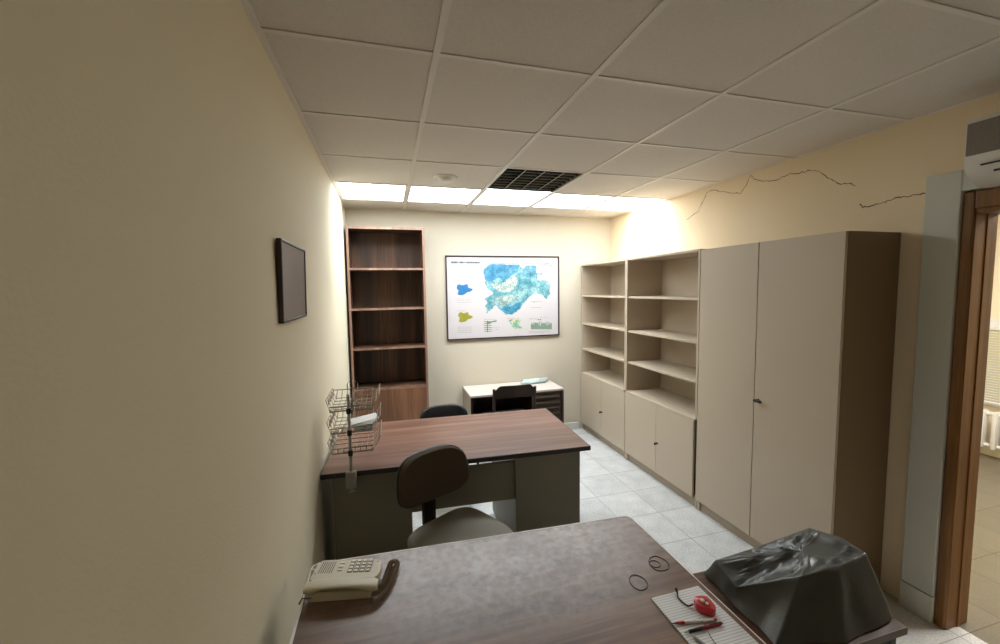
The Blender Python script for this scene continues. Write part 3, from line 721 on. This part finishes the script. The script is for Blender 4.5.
# clamp-on wire baskets at its near left corner
t = thing('wire_basket_stand', 'three-tier chrome wire basket stand clamped to the walnut desk', 'letter tray', (.158, 2.140, DT))
m = MB(); m.tube([(0, -.0, -.045), (0, 0, .405)], .0075, 10); m.build('pole', METAL, t, True)
m = MB(); m.box(-.026, .026, -.028, .002, -.075, .010, .006); m.build('clamp', mat('clamp_grey', srgb(150, 146, 138), .45), t, True)
cl = MB().tube([(0, -.012, -.075), (0, -.012, -.098)], .005).build('clamp_screw', METAL, t, True)
MB().tube([(-.016, -.012, -.100), (.018, -.014, -.092)], .003).build('screw_handle', METAL, cl, True)
def basket(zb):
    m = MB(); r = .0021
    ya, yb = .010, .300
    # lengthwise floor wires, turned up at the back
    for k in range(8):
        x = -.088+.193*k/7; m.tube([(x, ya, zb+.026), (x, ya, zb), (x, yb-.03, zb), (x+.004, yb, zb+.045)], r, 6)
    # flared sides: right one rises higher
    prof = [(-.106, .062), (-.090, .004), (.107, .004), (.132, .034), (.150, .072)]
    for k in range(5):
        y = ya+(yb-ya-.03)*k/4; m.tube([(x, y, zb+z) for x, z in prof], r, 6)
    m.tube([(-.106, ya, zb+.062), (-.106, yb-.03, zb+.062)], r*1.2, 6); m.tube([(.150, ya, zb+.072), (.150, yb-.03, zb+.072)], r*1.2, 6)
    m.tube([(-.098, ya, zb+.034), (-.098, yb-.03, zb+.034)], r, 6); m.tube([(.132, ya, zb+.034), (.132, yb-.03, zb+.034)], r, 6)
    for z in (.0, .026): m.tube([(-.092, ya, zb+z), (.112, ya, zb+z)], r*1.3, 6)
    m.tube([(-.100, yb, zb+.045), (.120, yb, zb+.045)], r*1.3, 6)
    # zig-zag wire on the left side
    zz = [(-.096, ya+.03*k, zb+(.030 if k % 2 else .062)) for k in range(9)]; m.tube(zz, r, 6)
    m.tube([(-.03, yb, zb+.045), (-.03, yb, zb+.075), (-.015, yb, zb+.09), (.012, yb, zb+.09), (.027, yb, zb+.075), (.027, yb, zb+.045)], r*1.3, 6)
    o = m.build('basket', WIRE, t, True)
    m = MB(); m.tube([(0, 0, zb-.012), (0, 0, zb+.016)], .012, 10); m.box(-.008, .008, .0, .016, zb-.008, zb+.010, .002); m.build('bracket', BLACK, o, True)
for zb in (.318, .205, .100): basket(zb)
m = MB()
for k in range(4):
    M2 = Matrix.Translation((.205+.006*k, 2.27+.006*k, DT+.2135+.0045*k)) @ Matrix.Rotation(R(-8+7*k), 4, 'Z') @ Matrix.Rotation(R(-6), 4, 'Y')
    m.box(-.070, .070, -.055, .05, 0, .0035, .001, M2)
tag(m.build('paper_bundle', PAPER, None), 'bundle of white papers in the middle wire basket', 'papers')
m = MB(); m.prism(round_poly([(-.0, -.035), (.085, -.035), (.085, .04), (.0, .04)], .018), 0, .004, .001)
o = tag(m.build('black_pouch', BLACKV), 'small flat black pouch under the papers in the middle basket', 'pouch'); o.location = (.185, 2.185, DT+.2115)

# ------------------------------------------------------------------ near desk
t = thing('worn_desk', 'worn dusty walnut desk with white edging in the foreground', 'desk', (.68, 1.0, 0))
poly = [(.092, .62), (1.2745, .60), (1.281, 1.386), (.088, 1.438)]
pl = [(a-.68, b2-1.0) for a, b2 in poly]
def inset(pl_, d):
    cxm = sum(p[0] for p in pl_)/4; cym = sum(p[1] for p in pl_)/4
    return [(p[0]-math.copysign(d, p[0]-cxm), p[1]-math.copysign(d, p[1]-cym)) for p in pl_]
m = MB(); m.prism(round_poly(inset(pl, .0035), .028), DT-.026, DT, 0); o = m.build('desktop', WAL1, t)
o.data.transform(Matrix.Translation((.68, 1.0, 0))); o.location = (-.68, -1.0, 0)
ro = round_poly(pl, .03); ri = round_poly(inset(pl, .0035), .028); n_ = len(ro)
V = [(p[0], p[1], z) for z in (DT-.027, DT+.0008) for p in ro]+[(p[0], p[1], z) for z in (DT-.027, DT+.0008) for p in ri]
F = []
for k in range(n_):
    j = (k+1) % n_; F += [(k, j, n_+j, n_+k), (n_+k, n_+j, 3*n_+j, 3*n_+k), (3*n_+k, 3*n_+j, 2*n_+j, 2*n_+k), (k, 2*n_+k, 2*n_+j, j)]
m = MB(); m._add(V, F); m.build('edge_band', EDGEW, t)
for sx in (-1, 1):
    xa = -.56 if sx < 0 else .53
    MB().box(xa, xa+.022, -.35, .34, .0, DT-.027, .002).build('side_panel', OLIVE, t)
MB().box(-.538, .53, -.33, -.312, .30, DT-.027, .002).build('modesty_panel', OLIVE, t)

# ------------------------------------------------------------------ telephone
t = thing('telephone', 'beige desk telephone with push buttons on the near desk corner', 'telephone', (.210, 1.290, DT+.0012), R(-11))
t.scale = (1, .83, .8)
inv2 = (Matrix.Translation(t.location) @ Matrix.Rotation(R(-11), 4, 'Z') @ Matrix.Diagonal((1, .83, .8, 1))).inverted()
def wedge(mb, pts_bot, pts_top, bev):
    t_ = bmesh.new(); a = [t_.verts.new(p) for p in pts_bot]; b2 = [t_.verts.new(p) for p in pts_top]; n = len(a)
    t_.faces.new(a[::-1]); t_.faces.new(b2)
    for i in range(n): t_.faces.new((a[i], a[(i+1) % n], b2[(i+1) % n], b2[i]))
    bmesh.ops.bevel(t_, geom=list(t_.edges), offset=bev, segments=3, affect='EDGES', profile=.5); mb.merge(t_)
m = MB(); wedge(m, [(-.095, -.070, 0), (.088, -.070, 0), (.088, .075, 0), (-.095, .075, 0)], [(-.09, -.062, .034), (.084, -.062, .026), (.084, .07, .026), (-.09, .07, .034)], .004); m.build('base', BEIGEP, t, True)
m = MB(); out = round_poly([(-.103, -.035), (.100, -.035), (.108, .02), (.098, .082), (-.103, .082)], [.01, .018, .02, .03, .012])
t_ = bmesh.new(); n = len(out)
zt = lambda x, y: .058-.07*(x+.10)*.5+.0
a = [t_.verts.new((x, y, .030)) for x, y in out]; b2 = [t_.verts.new((x*.98, y*.97+.001, zt(x, y))) for x, y in out]
t_.faces.new(a[::-1]); t_.faces.new(b2)
for i in range(n): t_.faces.new((a[i], a[(i+1) % n], b2[(i+1) % n], b2[i]))
bmesh.ops.bevel(t_, geom=[e for e in t_.edges if abs(e.verts[0].co.z-e.verts[1].co.z) < .004 and e.verts[0].co.z > .035], offset=.003, segments=2, affect='EDGES')
m.merge(t_); m.build('keypad_housing', BEIGEP, t, True)
slope = -math.atan(.035)
def zs(x): return .058-.035*(x+.10)
for i in range(4):
    for j in range(4):
        x = .010+i*.0185; y = .068-j*.0185+.0
        m = MB(); m.box(-.0055, .0055, -.006, .006, -.001, .0038, .001, Matrix.Translation((x, y, zs(x))) @ Matrix.Rotation(-slope, 4, 'Y'))
        b3 = m.build('push_button', BUTTON, t)
m = MB()
for i in range(4):
    for j in range(4):
        x = .010+i*.0185; y = .068-j*.0185; m.box(-.0078, .0078, -.0082, .0082, 0, .0006, 0, Matrix.Translation((x, y, zs(x)-.0001)) @ Matrix.Rotation(-slope, 4, 'Y'))
m.build('key_surround', DKGREY, t); m = MB()
for k in range(7):
    x = -.085+k*.0065; m.box(-.0011, .0011, -.032, .032, 0, .0008, 0, Matrix.Translation((x, .038, zs(x))) @ Matrix.Rotation(-slope, 4, 'Y'))
m.build('speaker_slots', DKGREY, t)
for j in range(3):
    x = -.022; m = MB(); m.box(-.008, .008, -.004, .004, 0, .0028, .001, Matrix.Translation((x, .060-j*.021, zs(x)))); m.build('function_key', BUTTON, t)
m = MB(); m.lathe([(.0022, 0), (.0022, .0012)], 10, Matrix.Translation((.088, .062, zs(.088)))); m.lathe([(.002, 0), (.002, .0012)], 10, Matrix.Translation((-.094, .070, zs(-.094)))); m.lathe([(.002, 0), (.002, .0012)], 10, Matrix.Translation((-.094, .004, zs(-.094)))); m.build('indicator', BLACK, t)
# handset along the near side
V = []; F = []; S = 14; NN = 24
for i in range(S+1):
    u = i/S; x = -.105+.212*u; k = 4*(u-.5)**2
    zt_ = .060+.006*(1-k)-.006*u; zb_ = zt_-.026+(.013*(1-k) if .15 < u < .85 else 0)-.004*(k > .5)
    hw = .029-.003*(1-k) if 0 < i < S else .022
    yc = -.052+(.0)
    for q_ in range(NN):
        a = 2*math.pi*q_/NN; cc, ss = math.cos(a), math.sin(a)
        yy = yc+math.copysign(abs(cc)**.6, cc)*hw; zz = (zt_+zb_)/2+math.copysign(abs(ss)**.6, ss)*(zt_-zb_)/2*(1 if 0 < i < S else .7)
        V.append((x, yy, zz))
for i in range(S):
    for q_ in range(NN): F.append((i*NN+q_, i*NN+(q_+1) % NN, (i+1)*NN+(q_+1) % NN, (i+1)*NN+q_))
F += [tuple(range(NN))[::-1], tuple(S*NN+q_ for q_ in range(NN))]
m = MB(); m._add(V, F); m.build('handset', BEIGEP, t, True)
# coiled cord
def spline(P, n):
    out = []
    P = [Vector(p) for p in P]
    for i in range(len(P)-1):
        p0 = P[max(i-1, 0)]; p1 = P[i]; p2 = P[i+1]; p3 = P[min(i+2, len(P)-1)]
        for k in range(n):
            t_ = k/n; out.append(.5*((2*p1)+(-p0+p2)*t_+(2*p0-5*p1+4*p2-p3)*t_*t_+(-p0+3*p1-3*p2+p3)*t_**3))
    out.append(P[-1]); return out
cp = [inv2 @ p_ for p_ in spline([(.292, 1.192, .757), (.312, 1.202, .7545), (.338, 1.242, .7545), (.354, 1.290, .7545), (.366, 1.338, .7545), (.360, 1.352, .7545), (.347, 1.350, .7545), (.337, 1.310, .7545), (.324, 1.262, .7545), (.308, 1.246, .757)], 60)]
hp = []
for i, p in enumerate(cp):
    d = (cp[min(i+1, len(cp)-1)]-cp[max(i-1, 0)]).normalized(); u = Vector((-d.y, d.x, 0)).normalized(); v = d.cross(u)
    a = i*.9; hp.append(tuple(p+(u*math.cos(a)+v*math.sin(a))*.0078))
MB().tube(hp, .0017, 5).build('coiled_cord', BROWNC, t, True)
MB().tube([tuple(p_) for p_ in cp[::6]], .0068, 8).build('cord_core', BROWNC, t, True)
cab = [(.117, 1.350, .775), (.100, 1.345, .782), (.092, 1.32, .768), (.090, 1.28, .752), (.092, 1.23, .7465), (.090, 1.18, .7465), (.089, 1.12, .7465), (.088, 1.04, .7465), (.086, .9, .7465)]
MB().tube([tuple(inv2 @ p_) for p_ in spline(cab, 8)], .0028, 8).build('phone_cable', WHITE, t, True)
MB().tube([tuple(inv2 @ Vector(p_)) for p_ in ((.125, 1.255, .757), (.105, 1.252, .756), (.090, 1.262, .754), (.084, 1.245, .750))], .0022, 6).build('cable_tie', BLACK, t, True)

# ------------------------------------------------------------------ small things on the near desk
def ringo(cx_, cy_, rx, ry, rot, m=None, jit=.0):
    m = m or MB(); pts = []
    for k in range(36):
        a = 2*math.pi*k/36; x = rx*math.cos(a)*(1+jit*math.sin(3*a)); y = ry*math.sin(a)
        pts.append((cx_+x*math.cos(rot)-y*math.sin(rot), cy_+x*math.sin(rot)+y*math.cos(rot), .0012))
    m.tube(pts, .0012, 6, True); return m
o = tag(ringo(0, 0, .033, .026, R(75), None, .04).build('rubber_band', BLACK, None, True), 'single thin black band ring lying left of the double one on the near desk', 'rubber band', 'thin black bands on the near desk'); o.location = (1.092, 1.046, DT)
m = ringo(0, 0, .036, .031, R(60), None, .05); ringo(-.014, .002, .017, .017, 0, m)
o = tag(m.build('rubber_band', BLACK, None, True), 'doubled thin black band with a small inner loop, near the desk edge', 'rubber band', 'thin black bands on the near desk'); o.location = (1.208, 1.102, DT)

def ruled():
    m = bpy.data.materials.new('ruled_paper'); m.use_nodes = True; nt = m.node_tree; N = nt.nodes; L = nt.links; b = N['Principled BSDF']; b.inputs['Roughness'].default_value = .7
    tc = N.new('ShaderNodeTexCoord'); sp = N.new('ShaderNodeSeparateXYZ'); L.new(tc.outputs['Object'], sp.inputs[0])
    mu = N.new('ShaderNodeMath'); mu.operation = 'MULTIPLY'; mu.inputs[1].default_value = 1/.0085; L.new(sp.outputs[1], mu.inputs[0])
    fr = N.new('ShaderNodeMath'); fr.operation = 'FRACT'; L.new(mu.outputs[0], fr.inputs[0])
    gt = N.new('ShaderNodeMath'); gt.operation = 'GREATER_THAN'; gt.inputs[1].default_value = .80; L.new(fr.outputs[0], gt.inputs[0])
    mx = N.new('ShaderNodeMix'); mx.data_type = 'RGBA'; L.new(gt.outputs[0], mx.inputs[0]); mx.inputs[6].default_value = srgb(226, 226, 224); mx.inputs[7].default_value = srgb(178, 178, 182); L.new(mx.outputs[2], b.inputs[0]); return m
m = MB(); m.prism([(-.088, -.20), (.083, -.20), (.083, .060), (-.085, .058)], 0, .0035)
o = tag(m.build('ruled_notepad', ruled()), 'white ruled notepad under the tape measure and pens', 'notepad'); o.location = (1.172, .918, DT+.0009)
PZ = DT+.0046
t = thing('tape_measure', 'small red tape measure with a black strap on the notepad', 'tape measure', (1.203, .893, PZ), R(0))
body = round_poly([(-.027, .000), (.000, -.030), (.022, -.022), (.028, .024), (-.012, .034)], .012)
m = MB(); V = []; F = []; n_ = len(body)
for sc_, zz_ in ((.96, 0), (1, .0025), (1, .018), (.97, .0205), (.92, .0212)): V += [(x*sc_, y*sc_, zz_) for x, y in body]
for i in range(4):
    for k in range(n_): F.append((i*n_+k, i*n_+(k+1) % n_, (i+1)*n_+(k+1) % n_, (i+1)*n_+k))
F += [tuple(range(n_))[::-1], tuple(4*n_+k for k in range(n_))]
m._add(V, F); m.build('case', RED, t, True)
m = MB(); m.prism(round_poly([(-.012, -.004), (.002, -.015), (.012, -.008), (.014, .012), (.004, .019), (-.012, .014)], .007), .021, .0218); m.build('label_plate', mat('dark_red_plate', srgb(120, 22, 24), .4), t)
m = MB(); m.lathe([(.0065, .0218), (.0065, .0245), (.004, .0255)], 18, Matrix.Translation((-.001, .009, 0))); m.lathe([(.0045, .0218), (.0045, .024), (.002, .0245)], 16, Matrix.Translation((.004, -.004, 0))); m.build('lock_button', mat('button_cream', srgb(222, 205, 190), .4), t, True)
sp_ = spline([(-.022, .02, .008), (-.036, .024, .003), (-.041, .045, .002), (-.040, .062, .003), (-.033, .072, .004), (-.028, .084, .008)], 6)
MB().tube([tuple(p) for p in sp_], [.0022+.0026*(max(0, i/len(sp_)-.75)*4) for i in range(len(sp_))], 8).build('strap', BLACK, t, True)

def pen(label, p0, p1, segs, r=.0042, clip=True):
    a = Vector((p0[0], p0[1], PZ)); b2 = Vector((p1[0], p1[1], PZ)); L_ = (b2-a).length
    t = thing('pen', label, 'pen', tuple(a+Vector((0, 0, 0))), math.atan2(p1[1]-p0[1], p1[0]-p0[0]))
    for (nm, u0, u1, ra, rb, mm) in segs:
        m = MB(); m.tube([(u0*L_, 0, r), (u1*L_, 0, r)], [ra*r, rb*r], 12); m.build(nm, mm, t, True)
    if clip: MB().box(.68*L_, .97*L_, -.001, .001, 2*r, 2*r+.0012, .0003).build('clip', BLACK, t)
    return t
pen('slim white pen with a black tip and red collar on the notepad', (1.080, .877), (1.205, .853),
    [('tip', 0, .12, .15, .6, BLACK), ('collar', .12, .28, .75, 1, RED), ('barrel', .28, .94, 1, 1, PAPER), ('end_cap', .94, 1, 1, .8, RED)], clip=False)
pen('red and black ballpoint pen lying on the notepad', (1.092, .843), (1.211, .839),
    [('tip', 0, .12, .2, .6, METAL), ('grip', .12, .46, .9, 1.05, BLACK), ('barrel', .46, .95, 1.05, 1, mat('dark_red_barrel', srgb(150, 24, 40), .35)), ('end_cap', .95, 1, .7, .6, BLACK)])
CLEAR = mat('clear_grey_plastic', srgb(170, 170, 170), .15); 
pen('greyish clear pen at the bottom edge of the notepad', (1.105, .832), (1.128, .752),
    [('tip', 0, .1, .2, .7, METAL), ('barrel', .1, 1, .9, .9, CLEAR)], clip=False)
sp_ = spline([(1.166, .872, .0015), (1.158, .845, .0105), (1.151, .815, .0015), (1.144, .77, .0015)], 8)
o = MB().tube([tuple(p-Vector((1.15, .82, 0))) for p in sp_], .0009, 5).build('black_wire', BLACK, None, True); tag(o, 'short thin black wire lying across the pens and notepad', 'wire'); o.location = (1.15, .82, PZ)

# ------------------------------------------------------------------ small side table and covered machine
TZ = .72
t = thing('side_table', 'small dark walnut side table against the near desk edge', 'side table', (1.50, .88, 0))
m = MB(); m.box(-.212, .212, -.165, .175, TZ-.02, TZ, .0); m.build('tabletop', WALS, t)
m = MB(); m.box(-.212, .215, -.168, -.165, TZ-.021, TZ+.0003); m.box(.212, .215, -.165, .175, TZ-.021, TZ+.0003); m.build('edge_band', mat('grey_edge_band', srgb(112, 100, 86), .5), t)
for sx in (-1, 1):
    for sy in (-1, 1): MB().box(sx*.19-.012, sx*.19+.012, sy*.145+.005-.012, sy*.145+.005+.012, .0, TZ-.02, .002).build('leg', BLACK, t)
m = MB(); m.box(-.178, .178, -.15, -.138, TZ-.07, TZ-.02); m.box(-.178, .178, .143, .155, TZ-.07, TZ-.02); m.build('apron', BLACK, t)

t = thing('covered_typewriter', 'machine under a creased grey vinyl dust cover on the side table', 'covered machine', (1.52, .88, TZ))
TOPP = [(1.345, 1.005, .792), (1.332, .91, .774), (1.43, .795, .868), (1.55, .785, .882), (1.665, .790, .893), (1.685, .87, .888), (1.668, .955, .872), (1.53, 1.02, .792)]
HEM = [(1.337, 1.046, TZ+.004), (1.325, .92, TZ+.003), (1.315, .765, TZ+.003), (1.50, .722, TZ+.003), (1.702, .738, TZ+.006), (1.715, .87, TZ+.004), (1.712, 1.04, TZ+.003), (1.53, 1.055, TZ+.003)]
def ring_at(P, u):
    n = len(P); f_ = u*n; i = int(f_) % n; k = f_-int(f_)
    a = Vector(P[i]); b2 = Vector(P[(i+1) % n]); return a.lerp(b2, k)
NU = 192; V = []; F = []
lv = [0, .12, .25, .4, .55, .7, .82, .92, 1.0]
O = Vector((1.52, .88, TZ))
rings = []
for L_ in lv:                       # skirt, hem -> top
    for k in range(NU):
        u = k/NU; a = ring_at(HEM, u); b2 = ring_at(TOPP, u); p = a.lerp(b2, L_)
        ctr = Vector((1.53, .88, p.z)); nrm = (p-ctr); nrm.z = 0; nrm.normalize()
        fold = math.sin(u*2*math.pi*9+3*noise.noise(Vector((u*8, 0, 3))))*.004*(1-L_)**.7*(1 if L_ else .8)
        nz = noise.noise(p*14)*.010*math.sin(math.pi*min(1, L_+.15))
        p = p+nrm*(fold+nz)
        if .09 < u < .36: p -= nrm*.018*math.sin(math.pi*(u-.09)/.27)*math.sin(math.pi*L_)
        V.append(tuple(p-O))
caps = [.95, .88, .8, .7, .6, .5, .4, .3, .2, .1, .03]
C0 = Vector((1.55, .885, .868))
for s_ in caps:
    for k in range(NU):
        u = k/NU; b2 = ring_at(TOPP, u); p = C0.lerp(b2, s_)
        rg = 1-abs(noise.noise(Vector((p.x*13+p.y*9, p.y*6-p.x*3, 5)))*1.6); rg2 = 1-abs(noise.noise(Vector((p.x*7-p.y*20, p.y*11, 1)))*1.6)
        p.z += ((rg**5)*.013+(rg2**6)*.011-.008)*min(1, (1-s_)*4)
        V.append(tuple(p-O))
tot = len(lv)+len(caps)
for i in range(tot-1):
    for k in range(NU): F.append((i*NU+k, i*NU+(k+1) % NU, (i+1)*NU+(k+1) % NU, (i+1)*NU+k))
F.append(tuple((tot-1)*NU+k for k in range(NU)))
m = MB(); m._add(V, F); cv = m.build('dust_cover', COVER, t)
for p in cv.data.polygons: p.use_smooth = True
m = MB(); m.box(-.165, .165, -.07, .12, .004, .035, .008); m.box(-.05, .12, -.05, .04, .035, .085, .02); m.build('machine_body', BLACK, t, True)
